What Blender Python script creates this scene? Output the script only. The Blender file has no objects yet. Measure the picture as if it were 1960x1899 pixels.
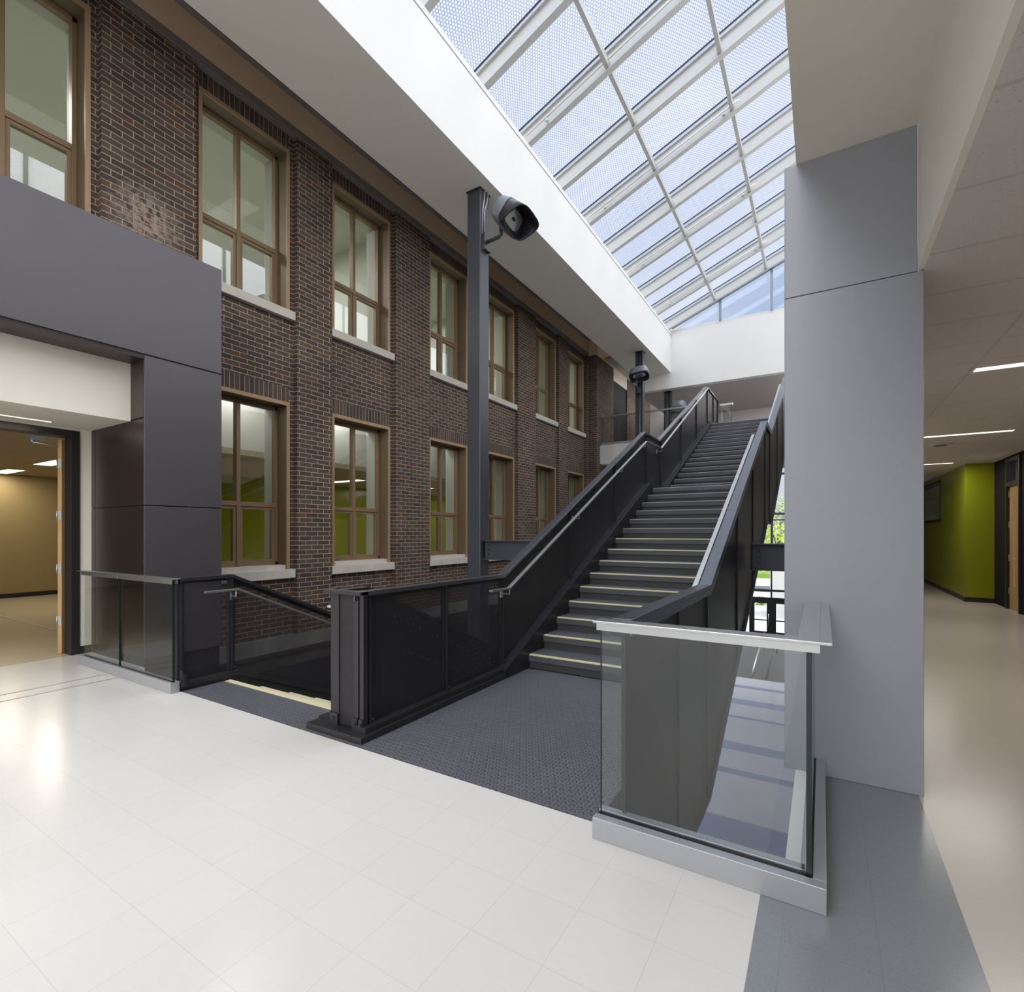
import bpy, bmesh, math, random
from mathutils import Vector, Matrix, noise
random.seed(11)
S = bpy.context.scene
COL = S.collection
R = math.radians
ORG = {}

# ------------------------------------------------------------------ helpers
class MB:
    """collects shapes into one mesh"""
    def __init__(s): s.bm = bmesh.new()
    def face(s, pts, m=0, smooth=False):
        f = s.bm.faces.new([s.bm.verts.new(p) for p in pts]); f.material_index = m; f.smooth = smooth
        return s
    def box(s, x0, x1, y0, y1, z0, z1, m=0):
        v = [s.bm.verts.new((x, y, z)) for x in (x0, x1) for y in (y0, y1) for z in (z0, z1)]
        for q in ((0,1,3,2),(4,6,7,5),(0,4,5,1),(2,3,7,6),(0,2,6,4),(1,5,7,3)):
            f = s.bm.faces.new([v[i] for i in q]); f.material_index = m
        return s
    def prism(s, poly, ax, a, b, m=0):
        """polygon in the plane across axis ax ('x': (y,z), 'y': (x,z), 'z': (x,y)), run from a to b"""
        def P(p, t): return {'x': (t, p[0], p[1]), 'y': (p[0], t, p[1]), 'z': (p[0], p[1], t)}[ax]
        A = [s.bm.verts.new(P(p, a)) for p in poly]; B = [s.bm.verts.new(P(p, b)) for p in poly]
        n = len(poly)
        fs = [s.bm.faces.new(A), s.bm.faces.new(B[::-1])]
        for i in range(n): fs.append(s.bm.faces.new((A[i], B[i], B[(i+1)%n], A[(i+1)%n])))
        for f in fs: f.material_index = m
        return s
    def ribbon(s, line, d0, d1, x0, x1, m=0):
        """band along a (y,z) polyline between perpendicular offsets d0 and d1, from x0 to x1"""
        def off(d):
            out = []
            for i, p in enumerate(line):
                ns = []
                for j in (i-1, i):
                    if 0 <= j < len(line)-1:
                        dy, dz = line[j+1][0]-line[j][0], line[j+1][1]-line[j][1]
                        L = math.hypot(dy, dz); ns.append((-dz/L, dy/L))
                n = (sum(q[0] for q in ns)/len(ns), sum(q[1] for q in ns)/len(ns))
                k = d/(n[0]**2+n[1]**2)
                out.append((p[0]+n[0]*k, p[1]+n[1]*k))
            return out
        a, b = off(d0), off(d1)
        for i in range(len(line)-1):
            s.prism([a[i], a[i+1], b[i+1], b[i]], 'x', x0, x1, m)
        return s
    def tube(s, pts, r, n=8, m=0, caps=True):
        pts = [Vector(p) for p in pts]; rings = []
        for i, p in enumerate(pts):
            t = (pts[min(i+1, len(pts)-1)]-pts[max(i-1, 0)]).normalized()
            u = t.orthogonal().normalized() if i == 0 else (u - t*u.dot(t)).normalized()
            w = t.cross(u)
            rings.append([s.bm.verts.new(p+u*r*math.cos(2*math.pi*k/n)+w*r*math.sin(2*math.pi*k/n)) for k in range(n)])
        for a, b in zip(rings, rings[1:]):
            for k in range(n):
                f = s.bm.faces.new((a[k], a[(k+1)%n], b[(k+1)%n], b[k])); f.smooth = True; f.material_index = m
        if caps:
            for q in (rings[0][::-1], rings[-1]):
                f = s.bm.faces.new(q); f.material_index = m
        return s
    def build(s, name, mats, parent=None, bevel=0, label=None, kind=None):
        o_ = ORG.get(parent.name, Vector()) if parent else Vector()
        bmesh.ops.recalc_face_normals(s.bm, faces=s.bm.faces[:])
        if o_.length: bmesh.ops.translate(s.bm, verts=s.bm.verts[:], vec=-o_)
        me = bpy.data.meshes.new(name); s.bm.to_mesh(me); s.bm.free()
        for m in (mats if isinstance(mats, (list, tuple)) else [mats]): me.materials.append(m)
        o = bpy.data.objects.new(name, me); COL.objects.link(o)
        if parent: o.parent = parent; ORG[o.name] = o_
        if bevel:
            b = o.modifiers.new('bevel', 'BEVEL'); b.width = bevel; b.segments = 2; b.limit_method = 'ANGLE'
        if label: o['label'] = label
        if kind: o['kind'] = kind
        return o

def thing(name, label, cat, loc=(0,0,0), group=None, kind=None):
    o = bpy.data.objects.new(name, None); COL.objects.link(o); o.empty_display_size = .1
    o.location = loc; ORG[o.name] = Vector(loc)
    o['label'] = label; o['category'] = cat
    if group: o['group'] = group
    if kind: o['kind'] = kind
    return o
def tag(o, label, cat, group=None):
    o['label'] = label; o['category'] = cat
    if group: o['group'] = group
    return o
def struct(name, mb, mats, label=None, cat='structure'):
    o = mb.build(name, mats); o['kind'] = 'structure'
    if label: o['label'] = label; o['category'] = cat
    return o
def B(*a): return MB().box(*a)

# ---------------------------------------------------------------- materials
def lin(c):
    return tuple((x/255/12.92 if x/255 <= .04045 else ((x/255+.055)/1.055)**2.4) for x in c)+(1,)
class NT:
    def __init__(s, name):
        s.m = bpy.data.materials.new(name); s.m.use_nodes = True; s.t = s.m.node_tree
        s.t.nodes.clear(); s.out = s.n('ShaderNodeOutputMaterial')
    def n(s, typ, props=None, **ins):
        d = s.t.nodes.new(typ)
        for k, v in (props or {}).items(): setattr(d, k, v)
        for k, v in ins.items():
            key = int(k[1:]) if k[0] == 'i' and k[1:].isdigit() else k.replace('_', ' ')
            s.put(d.inputs[key], v)
        return d
    def put(s, sock, v):
        if isinstance(v, bpy.types.NodeSocket): s.t.links.new(v, sock)
        else: sock.default_value = v
    def math(s, op, a, b=0.0, c=0.0):
        d = s.n('ShaderNodeMath', {'operation': op}); s.put(d.inputs[0], a); s.put(d.inputs[1], b); s.put(d.inputs[2], c)
        return d.outputs[0]
    def mix(s, f, a, b):
        d = s.n('ShaderNodeMix', {'data_type': 'RGBA'}); s.put(d.inputs[0], f); s.put(d.inputs[6], a); s.put(d.inputs[7], b)
        return d.outputs[2]
    def pos(s):
        g = s.n('ShaderNodeNewGeometry'); x = s.n('ShaderNodeSeparateXYZ'); s.put(x.inputs[0], g.outputs['Position'])
        nn = s.n('ShaderNodeSeparateXYZ'); s.put(nn.inputs[0], g.outputs['Normal'])
        return g.outputs['Position'], x.outputs, nn.outputs
    def noise(s, scale, detail=3, vec=None, rough=.6):
        d = s.n('ShaderNodeTexNoise'); d.inputs['Scale'].default_value = scale; d.inputs['Detail'].default_value = detail
        d.inputs['Roughness'].default_value = rough
        if vec is not None: s.put(d.inputs['Vector'], vec)
        return d.outputs[0]
    def ramp(s, f, a, b):
        d = s.n('ShaderNodeMapRange'); s.put(d.inputs[0], f); d.inputs[1].default_value = a; d.inputs[2].default_value = b
        return d.outputs[0]
    def xyz(s, x, y, z=0.0):
        d = s.n('ShaderNodeCombineXYZ'); s.put(d.inputs[0], x); s.put(d.inputs[1], y); s.put(d.inputs[2], z); return d.outputs[0]
    def pbr(s, col, rough=.5, metal=0.0, bump=None, bstr=.3, bdist=.01, spec=.5, **kw):
        p = s.n('ShaderNodeBsdfPrincipled')
        s.put(p.inputs['Base Color'], col); s.put(p.inputs['Roughness'], rough); s.put(p.inputs['Metallic'], metal)
        p.inputs['Specular IOR Level'].default_value = spec
        for k, v in kw.items(): s.put(p.inputs[k.replace('_', ' ')], v)
        if bump is not None:
            b = s.n('ShaderNodeBump'); b.inputs['Strength'].default_value = bstr; b.inputs['Distance'].default_value = bdist
            s.put(b.inputs['Height'], bump); s.put(p.inputs['Normal'], b.outputs[0])
        return p.outputs[0]
    def done(s, sh): s.put(s.out.inputs[0], sh); return s.m

def plain(name, c, rough=.5, metal=0.0, var=.06, scale=6, spec=.5, bump=0.0):
    """one colour with a faint procedural unevenness"""
    t = NT(name); p, _, _ = t.pos(); f = t.noise(scale, 4, p)
    a = lin(c); k = 1-var
    col = t.mix(f, tuple(q*k for q in a[:3])+(1,), tuple(min(1, q*(1+var)) for q in a[:3])+(1,))
    return t.done(t.pbr(col, rough, metal, spec=spec, bump=t.noise(90, 2, p) if bump else None, bstr=bump, bdist=.002))

def brick_mat(name, soldier=False, z0=0.0):
    t = NT(name); p, xyz, nn = t.pos()
    side = t.math('GREATER_THAN', t.math('ABSOLUTE', nn[1]), .5)
    h = t.math('ADD', t.math('MULTIPLY', xyz[0], side), t.math('MULTIPLY', xyz[1], t.math('SUBTRACT', 1.0, side)))
    wob = t.math('MULTIPLY', t.math('SUBTRACT', t.noise(9, 2, p), .5), .006)
    zz = t.math('ADD', xyz[2], wob)
    v = t.xyz(t.math('SUBTRACT', zz, z0), h) if soldier else t.xyz(h, zz)
    b = t.n('ShaderNodeTexBrick', {'offset': .5 if not soldier else 0.0, 'squash': 1.0})
    t.put(b.inputs['Vector'], v)
    for k, q in (('Scale', 1.0), ('Mortar Size', .0045 if soldier else .0065), ('Mortar Smooth', .25), ('Bias', -.1),
                 ('Brick Width', .30 if soldier else .235), ('Row Height', .0762)): b.inputs[k].default_value = q
    b.inputs['Color1'].default_value = lin((75, 65, 61)); b.inputs['Color2'].default_value = lin((103, 88, 79))
    b.inputs['Mortar'].default_value = lin((182, 160, 132))
    # some redder or browner bricks, flecks and soot
    cell = t.n('ShaderNodeTexWhiteNoise', {'noise_dimensions': '2D'})
    row = t.math('FLOOR', t.math('DIVIDE', zz, .0762))
    colm = t.math('FLOOR', t.math('DIVIDE', t.math('ADD', h, t.math('MULTIPLY', t.math('MODULO', row, 2.0), .1175)), .235))
    t.put(cell.inputs['Vector'], t.xyz(colm, row))
    red = t.math('MULTIPLY', t.ramp(cell.outputs[0], .9, 1.0), t.math('SUBTRACT', 1.0, b.outputs['Fac']))
    col = t.mix(t.math('MULTIPLY', red, .6), b.outputs['Color'], lin((112, 74, 52)))
    col = t.mix(t.math('MULTIPLY', t.ramp(t.noise(1.3, 4, p), .35, .8), .35), col, lin((40, 35, 34)))
    # a plaster smear on the wall above the metal portal
    d = t.n('ShaderNodeVectorMath', {'operation': 'DISTANCE'}); t.put(d.inputs[0], p); d.inputs[1].default_value = (-7.3, 3.08, 5.46)
    smear = t.math('MULTIPLY', t.ramp(d.outputs['Value'], .5, .12), t.ramp(t.noise(13, 4, p), .4, .56))
    col = t.mix(t.math('MULTIPLY', smear, .8), col, lin((176, 160, 146)))
    col = t.mix(t.ramp(t.noise(160, 1, p), .74, .8), col, lin((120, 112, 104)))
    bump = t.math('ADD', t.math('SUBTRACT', 1.0, b.outputs['Fac']), t.math('MULTIPLY', t.noise(70, 3, p), .25))
    return t.done(t.pbr(col, .8, bump=bump, bstr=.9, bdist=.012, spec=.3))

def dots(t, u, v, pitch, rad):
    """1 inside a staggered grid of round dots"""
    a = t.math('DIVIDE', u, pitch); b = t.math('DIVIDE', v, pitch*1.732)
    def cell(o):
        x = t.math('SUBTRACT', t.math('FRACT', t.math('ADD', a, o)), .5)
        y = t.math('MULTIPLY', t.math('SUBTRACT', t.math('FRACT', t.math('ADD', b, o)), .5), 1.732)
        return t.math('SQRT', t.math('ADD', t.math('MULTIPLY', x, x), t.math('MULTIPLY', y, y)))
    return t.math('MINIMUM', cell(0.0), cell(.5))

def screen_mat(name, rad=.33):
    """dark steel sheet punched with fine round holes"""
    t = NT(name); p, xyz, nn = t.pos()
    side = t.math('GREATER_THAN', t.math('ABSOLUTE', nn[1]), .5)
    h = t.math('ADD', t.math('MULTIPLY', xyz[0], side), t.math('MULTIPLY', xyz[1], t.math('SUBTRACT', 1.0, side)))
    hole = t.math('LESS_THAN', dots(t, h, xyz[2], .0065, 0), rad)
    col = t.mix(t.noise(2.2, 4, p), lin((46, 45, 48)), lin((70, 68, 70)))
    sh = t.pbr(col, .42, .35)
    tr = t.n('ShaderNodeBsdfTransparent').outputs[0]
    m = t.n('ShaderNodeMixShader'); t.put(m.inputs[0], hole); t.put(m.inputs[1], sh); t.put(m.inputs[2], tr)
    return t.done(m.outputs[0])

def glass_mat(name, tint, r0=.04, rough=0.0):
    """thin clear glass: lets light straight through, mirrors a little (more at a glancing angle)"""
    t = NT(name); g = t.n('ShaderNodeNewGeometry')
    d = t.n('ShaderNodeVectorMath', {'operation': 'DOT_PRODUCT'}); t.put(d.inputs[0], g.outputs['Incoming']); t.put(d.inputs[1], g.outputs['Normal'])
    k = t.math('POWER', t.math('SUBTRACT', 1.0, t.math('ABSOLUTE', d.outputs['Value'])), 5.0)
    fr = t.math('ADD', r0, t.math('MULTIPLY', k, 1.0-r0))
    tr = t.n('ShaderNodeBsdfTransparent', Color=tint).outputs[0]
    gl = t.n('ShaderNodeBsdfGlossy', Roughness=rough).outputs[0]
    m = t.n('ShaderNodeMixShader'); t.put(m.inputs[0], fr)
    t.put(m.inputs[1], tr); t.put(m.inputs[2], gl)
    return t.done(m.outputs[0])

def frit_mat(name, vertical=False):
    """glazing printed with a grid of white dots"""
    t = NT(name); p, xyz, nn = t.pos()
    if vertical: FR = .8
    else: FR = FRIT
    v = xyz[2] if vertical else t.math('MULTIPLY', xyz[0], 1.08)
    dot = t.ramp(dots(t, v, xyz[1], .05, 0), .36, .28)
    tr = t.n('ShaderNodeBsdfTransparent', Color=(.84, .89, .98, 1)).outputs[0]
    tl = t.n('ShaderNodeBsdfTranslucent', Color=(.75, .75, .74, 1)).outputs[0]
    t2 = t.n('ShaderNodeBsdfTransparent', Color=(.9, .9, .9, 1)).outputs[0]
    mm = t.n('ShaderNodeMixShader'); mm.inputs[0].default_value = FR; t.put(mm.inputs[1], t2); t.put(mm.inputs[2], tl)
    if vertical:
        m3 = t.n('ShaderNodeMixShader'); m3.inputs[0].default_value = .6; t.put(m3.inputs[1], tr); t.put(m3.inputs[2], tl); tr = m3.outputs[0]
    m = t.n('ShaderNodeMixShader'); t.put(m.inputs[0], dot); t.put(m.inputs[1], tr); t.put(m.inputs[2], mm.outputs[0])
    return t.done(m.outputs[0])
FRIT = .25

def tile_floor(name, c, ox, oy, size=.3048, rough=.22, var=.022, flecks=False, seam=.75, streak=True, spec=.5):
    t = NT(name); p, xyz, _ = t.pos()
    def line(q, o):
        f = t.math('FRACT', t.math('DIVIDE', t.math('SUBTRACT', q, o), size))
        return t.math('LESS_THAN', t.math('MINIMUM', f, t.math('SUBTRACT', 1.0, f)), .0038)
    ln = t.math('MAXIMUM', line(xyz[0], ox), line(xyz[1], oy))
    wn = t.n('ShaderNodeTexWhiteNoise', {'noise_dimensions': '2D'})
    t.put(wn.inputs['Vector'], t.xyz(t.math('FLOOR', t.math('DIVIDE', t.math('SUBTRACT', xyz[0], ox), size)),
                                     t.math('FLOOR', t.math('DIVIDE', t.math('SUBTRACT', xyz[1], oy), size))))
    a = lin(c)
    dk = tuple(q*(1-var) for q in a[:3])+(1,); lt = tuple(min(1, q*(1+var)) for q in a[:3])+(1,)
    g = t.n('ShaderNodeMapping'); g.inputs['Scale'].default_value = (5, 26, 5); g.inputs['Rotation'].default_value = (0, 0, .35)
    t.put(g.inputs[0], p)
    f = t.math('ADD', t.math('MULTIPLY', t.noise(2.4, 5, g.outputs[0]), .75), t.math('MULTIPLY', wn.outputs[0], .35))
    col = t.mix(f, dk, lt)
    if flecks:
        col = t.mix(t.math('MULTIPLY', t.ramp(t.noise(40, 2, g.outputs[0]), .64, .7), .4), col, lin((150, 155, 160)))
        col = t.mix(t.math('MULTIPLY', t.ramp(t.noise(120, 2, p), .6, .7), .4), col, lin((78, 80, 84)))
    col = t.mix(t.math('MULTIPLY', ln, 1-seam), col, (0, 0, 0, 1))
    return t.done(t.pbr(col, rough, bump=t.noise(6, 2, p), bstr=.02, bdist=.01, spec=spec))

def stud_mat(name, c):
    """rubber floor with raised round studs"""
    t = NT(name); p, xyz, _ = t.pos()
    d = dots(t, xyz[0], xyz[1], .05, 0)
    hgt = t.ramp(d, .33, .25)
    a = lin(c)
    col = t.mix(t.noise(3, 5, p), tuple(q*.85 for q in a[:3])+(1,), tuple(q*1.15 for q in a[:3])+(1,))
    return t.done(t.pbr(col, .34, bump=hgt, bstr=1.0, bdist=.009, spec=.5))

def ceiling_tile(name, c, ox, oy, sx, sy):
    t = NT(name); p, xyz, _ = t.pos()
    def line(q, o, s_):
        f = t.math('FRACT', t.math('DIVIDE', t.math('SUBTRACT', q, o), s_))
        return t.math('LESS_THAN', t.math('MINIMUM', f, t.math('SUBTRACT', 1.0, f)), .012/s_)
    ln = t.math('MAXIMUM', line(xyz[0], ox, sx), line(xyz[1], oy, sy))
    a = lin(c)
    pit = t.ramp(t.noise(55, 3, p), .62, .7)
    col = t.mix(pit, a, tuple(q*.72 for q in a[:3])+(1,))
    col = t.mix(ln, col, tuple(q*.86 for q in a[:3])+(1,))
    return t.done(t.pbr(col, .85, bump=t.math('SUBTRACT', 1.0, t.math('ADD', pit, ln)), bstr=.3, bdist=.006, spec=.2))

def wood_mat(name, c):
    t = NT(name); p, xyz, _ = t.pos()
    g = t.n('ShaderNodeMapping'); g.inputs['Scale'].default_value = (14, 14, 1.1); t.put(g.inputs[0], p)
    a = lin(c)
    col = t.mix(t.noise(3, 6, g.outputs[0]), tuple(q*.8 for q in a[:3])+(1,), tuple(min(1, q*1.15) for q in a[:3])+(1,))
    return t.done(t.pbr(col, .4))

def emit(name, c, s):
    t = NT(name); e = t.n('ShaderNodeEmission', Color=lin(c), Strength=s); return t.done(e.outputs[0])

def stone_mat(name, c, dirt):
    t = NT(name); p, xyz, _ = t.pos(); a = lin(c)
    col = t.mix(t.noise(5, 6, p), tuple(q*.82 for q in a[:3])+(1,), tuple(min(1, q*1.12) for q in a[:3])+(1,))
    col = t.mix(t.math('MULTIPLY', t.ramp(t.noise(2.3, 6, p), .45, .62), dirt), col, lin((40, 38, 38)))
    return t.done(t.pbr(col, .8, bump=t.noise(30, 5, p), bstr=.25 + dirt*.4, bdist=.01))

M = {}
M['brick'] = brick_mat('dark_brick')
M['soldier_low'] = brick_mat('soldier_brick_lower', True, 3.58)
M['soldier_high'] = brick_mat('soldier_brick_upper', True, 7.68)
M['stone'] = stone_mat('sill_stone', (205, 198, 186), .05)
M['band'] = stone_mat('base_stone', (150, 146, 140), .35)
M['rubble'] = stone_mat('rubble', (88, 84, 80), .8)
M['bronze'] = plain('bronze_frame', (136, 112, 84), .45, .1)
M['bronze_light'] = plain('bronze_casing', (166, 138, 104), .45, .1)
M['bronze_dark'] = plain('bronze_reveal', (112, 94, 72), .5, .1)
M['frieze'] = plain('tan_frieze', (236, 208, 176), .6)
M['molding'] = plain('grey_molding', (134, 126, 120), .6)
M['soot'] = plain('dark_cornice', (52, 46, 44), .6)
M['white'] = plain('white_paint', (222, 220, 215), .6, var=.015, scale=2)
M['offwhite'] = plain('warm_white_paint', (222, 216, 204), .6, var=.02, scale=2)
M['soffit'] = plain('soffit_paint', (226, 220, 208), .65, var=.02, scale=2)
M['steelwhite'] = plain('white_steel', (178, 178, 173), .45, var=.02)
M['alu'] = plain('grey_aluminium', (142, 150, 164), .4, .3)
M['black'] = plain('black_gasket', (18, 18, 20), .5)
M['steel'] = plain('grey_painted_steel', (74, 76, 82), .38, .25, var=.05)
M['cap'] = plain('polished_grey_cap', (112, 114, 120), .28, .75, var=.05)
M['steeldark'] = plain('blackened_steel', (54, 53, 57), .38, .45, var=.14, scale=3)
M['plate'] = plain('bronzed_black_plate', (66, 58, 54), .4, .45, var=.16, scale=2)
M['portal'] = plain('dark_metallic_panel', (92, 88, 91), .36, .5, var=.03, scale=2)
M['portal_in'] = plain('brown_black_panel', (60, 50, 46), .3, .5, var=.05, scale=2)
M['screen'] = screen_mat('perforated_steel')
M['screen_fine'] = screen_mat('finely_perforated_steel', .16)
M['screen_open'] = screen_mat('open_perforated_steel', .42)
M['stainless'] = plain('brushed_stainless', (200, 200, 198), .3, .9, var=.04, scale=40)
M['satin'] = plain('satin_aluminium', (176, 178, 182), .42, .6, var=.03, scale=30)
M['guard'] = glass_mat('guard_glass', (.935, .955, .95, 1), .05)
M['guard_edge'] = plain('green_glass_edge', (24, 44, 40), .2)
M['window'] = glass_mat('window_glass', (.95, .97, .955, 1), .08)
M['window_high'] = glass_mat('upper_window_glass', (.94, .96, .95, 1), .20)
M['clear'] = glass_mat('clear_glass', (.95, .97, .98, 1), .03)
M['gable'] = glass_mat('blue_gable_glass', (.86, .92, 1, 1), .03)
M['frit'] = frit_mat('fritted_glass')
M['frit_v'] = frit_mat('fritted_wall_glass', True)
M['clad'] = plain('grey_cladding', (158, 161, 168), .42, .15, var=.01, scale=1)
M['floor'] = tile_floor('white_vinyl_tile', (215, 212, 206), -.2194, 1.863, seam=.84, var=.03, spec=.35)
M['band_floor'] = tile_floor('grey_vinyl_tile', (128, 132, 137), -.2194+.09, 1.863-.05, .3048, flecks=True, seam=.85)
M['hall_floor'] = tile_floor('beige_vinyl_tile', (192, 184, 174), .47, 1.863, rough=.25, seam=.9, spec=.4)
M['class_floor'] = tile_floor('classroom_vinyl_tile', (196, 184, 158), -.2, 0, rough=.2, seam=.92)
M['stripe'] = plain('grey_floor_strip', (168, 161, 152), .35)
M['lower_floor'] = tile_floor('lower_vinyl_tile', (224, 225, 244), 0, 0, rough=.12, seam=.93)
M['lower_band'] = tile_floor('lower_blue_stripe', (132, 142, 204), 0, 0, rough=.12, seam=.93)
M['lower_dark'] = plain('dark_lower_floor', (58, 58, 64), .6)
M['stud'] = stud_mat('studded_rubber', (96, 96, 103))
M['tread'] = plain('rubber_tread', (78, 78, 81), .5, var=.1)
M['riser'] = plain('rubber_riser', (58, 58, 61), .5, var=.08)
M['nosing_grey'] = plain('grey_nosing', (186, 186, 184), .4)
M['nosing'] = plain('cream_nosing', (214, 206, 170), .5)
M['lime'] = plain('lime_paint', (136, 142, 26), .22, var=.02)
M['olive'] = plain('olive_yellow_paint', (150, 134, 96), .5, var=.02)
M['sage'] = plain('pale_sage_paint', (188, 190, 180), .6, var=.02)
M['baseb'] = plain('black_baseboard', (30, 28, 30), .4)
M['frame_black'] = plain('black_door_frame', (34, 30, 32), .4)
M['dark_panel'] = plain('dark_wall_panel', (30, 23, 25), .75, spec=.15)
M['wood'] = wood_mat('maple_veneer', (176, 142, 100))
M['acoustic'] = ceiling_tile('acoustic_tile', (206, 198, 193), 1.17, 2.915, 1.22, .6)
M['acoustic2'] = ceiling_tile('acoustic_tile_classroom', (178, 164, 140), -7.9, 2.3, 1.22, .61)
M['lamp'] = emit('lamp_diffuser', (255, 244, 226), 2.6)
M['lamp_warm'] = emit('lamp_diffuser_warm', (255, 240, 206), 3.0)
M['flood'] = plain('grey_floodlight', (122, 124, 130), .45, .2)
M['flood_dark'] = plain('dark_bezel', (36, 35, 40), .4)
M['reflector'] = plain('lamp_reflector', (176, 184, 180), .2, .8)
M['asphalt'] = plain('paving', (196, 194, 192), .8, var=.1, scale=1)
M['grass'] = plain('lawn', (110, 140, 60), .9, var=.3)
M['leaf'] = plain('spring_leaves', (150, 170, 70), .7, var=.4, scale=9)
M['leaf_dark'] = plain('dull_leaves', (110, 118, 84), .8, var=.4, scale=9)
M['bark'] = plain('bark', (70, 58, 48), .9)
M['iron'] = plain('black_iron', (28, 28, 32), .5)
M['planter'] = plain('grey_planter', (88, 90, 98), .7)
M['backwall'] = plain('lobby_paint', (196, 188, 190), .6, var=.02)
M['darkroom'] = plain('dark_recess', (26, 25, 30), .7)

# ------------------------------------------------------------------- camera
cam = bpy.data.objects.new('camera', bpy.data.cameras.new('camera')); COL.objects.link(cam)
cam.location = (0, 0, 1.5); cam.rotation_euler = (R(90), 0, math.atan(594/973))
cam.data.sensor_width = 36; cam.data.lens = 973/1960*36; cam.data.shift_y = 70.5/1960
cam.data.clip_start = .05; cam.data.clip_end = 400
S.camera = cam

# ------------------------------------------------------------ floors of the place
f = MB()
def slab(x0, x1, y0, y1, m, z0=-.35, z1=0): f.box(x0, x1, y0, y1, z0, z1, m)
slab(-7.85, -.2194, -6, 2.47, 0); slab(-.2194, .47, -6, 2.47, 1)
slab(.47, 3.2, -6, 2.47, 2); slab(.47, 3.2, 2.47, 30, 2); slab(-.14, .47, 2.47, 30, 1)
slab(-7.85, -6.44, 2.47, 2.70, 0); slab(-16.2, -7.85, -3, 19, 3)
slab(-5.17, -3.38, 2.47, 2.93, 4); slab(-2.777, -.86, 2.47, 4.905, 4); slab(-3.38, -2.777, 2.47, 3.0, 4)
struct('floor', f, [M['floor'], M['band_floor'], M['hall_floor'], M['class_floor'], M['stud']])
for k, (xa, xb) in enumerate(((-6.49, -6.46), (-6.235, -6.205))):
    struct('trim_%d' % (k+1), B(xa, xb, -4, 2.365, 0, .003), M['stripe'])
struct('trim_3', B(-13.6, -9.0, 3.0, 3.05, 0, .003), M['stripe'])
struct('trim_4', B(-.145, -.135, 2.47, 3.68, -.35, .002).box(-.135, -.03, 2.47, 3.68, -.0, .004), M['white'])

fl = MB()
fl.box(-7.85, 4, 1, 23.9, -5.0, -4.74, 0).box(-7.85, 4, 23.9, 33, -5.0, -4.741, 1)  # second box: darker floor on towards the entrance doors
for a, b in ((11.05, 11.98), (14.2, 14.52), (15.8, 16.4), (18.6, 18.8), (20.1, 20.75), (22.3, 22.65)):
    fl.box(-7.2, 3.9, a, b, -4.742, -4.738, 2)  # blue stripes across the lower floor
struct('floor_lower', fl, [M['lower_floor'], M['lower_dark'], M['lower_band']])
fu = MB()
fu.box(-7, -2.93, 17.65, 24, 4.02, 4.71, 0).box(-2.93, -.80, 16.18, 24, 4.2, 4.71, 1).box(-.80, 3.2, 17.65, 24, 4.2, 4.71, 0)
struct('floor_upper', fu, [M['white'], M['tread']])

# ------------------------------------------------------------ old brick wall
XP, XB, XI = -7.3, -7.4, -8.05
K = 7.4/6.7
bays = [(1.0, 2.60)]
piers = []
rt = [2.283, 4.666, 6.704, 9.05, 11.05, 13.405, 15.448]
win = []
for r_ in rt: win.append((r_*K-1.39, r_*K))
pier_w = []
edges = [(-4.2, win[0][0]-.09)]
for i in range(len(win)-1): edges.append((win[i][1]+.09, win[i+1][0]-.09))
edges.append((win[-1][1]+.09, 17.30))
w = MB()
Z0, ZT = -.14, 7.95
for a, b in edges: w.box(XB-.3, XP, a, b, Z0 if a > 3 else 3.5, ZT, 0)
w.box(XB-.3, XP, 2.72, edges[1][1], Z0, 3.5, 0)
LO, HI = (.772, 3.60), (4.948, 7.70)
for a, b in win:
    a0, b0 = a-.09, b+.09
    w.box(XB-.3, XB, a0, b0, LO[1]+.255, HI[0], 0)
    if a > 3:
        w.box(XB-.3, XB, a0, b0, Z0, LO[0], 0)
        w.box(XB-.3, XB, a0, a, LO[0], LO[1]+.255, 0); w.box(XB-.3, XB, b, b0, LO[0], LO[1]+.255, 0)
        w.box(XB-.3, XB+.004, a, b, LO[1], LO[1]+.255, 1)
    w.box(XB-.3, XB, a0, a, HI[0], ZT, 0); w.box(XB-.3, XB, b, b0, HI[0], ZT, 0)
    w.box(XB-.3, XB+.004, a, b, HI[1], ZT, 2)
w.box(XB-.3, -6.98, 17.30, 19.07, Z0, ZT, 0); w.box(XB-.3, -6.98, 19.07, 20.7, Z0, 4.0, 0)
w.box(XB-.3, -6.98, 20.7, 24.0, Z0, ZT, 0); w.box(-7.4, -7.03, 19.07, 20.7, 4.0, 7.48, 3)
w.box(-7.4, -6.99, 19.07, 20.7, 7.48, ZT, 4)
w.box(XB-.3, XP+.03, 2.75, 24, -.36, Z0, 5); w.box(XB-.3, XP+.05, 2.75, 24, -.42, -.36, 6)
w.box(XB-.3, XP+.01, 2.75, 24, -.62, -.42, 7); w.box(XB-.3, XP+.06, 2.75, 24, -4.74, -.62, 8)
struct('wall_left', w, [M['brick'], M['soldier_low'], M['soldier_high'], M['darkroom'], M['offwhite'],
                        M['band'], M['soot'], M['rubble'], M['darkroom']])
c = MB()
c.box(XB-.3, XP+.03, -4.2, 17.28, 7.95, 8.06, 0).box(XB-.3, XP+.02, -4.2, 17.28, 8.06, 8.5, 1)
c.box(XB-.3, -6.93, 17.28, 24, 7.95, 8.5, 1).box(XB-.3, XP+.12, -4.2, 24, 8.5, 8.62, 0).box(XB-.3, XP+.3, -4.2, 24, 8.62, 9.15, 2)
struct('trim_5', c, [M['molding'], M['frieze'], M['soot']])
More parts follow.
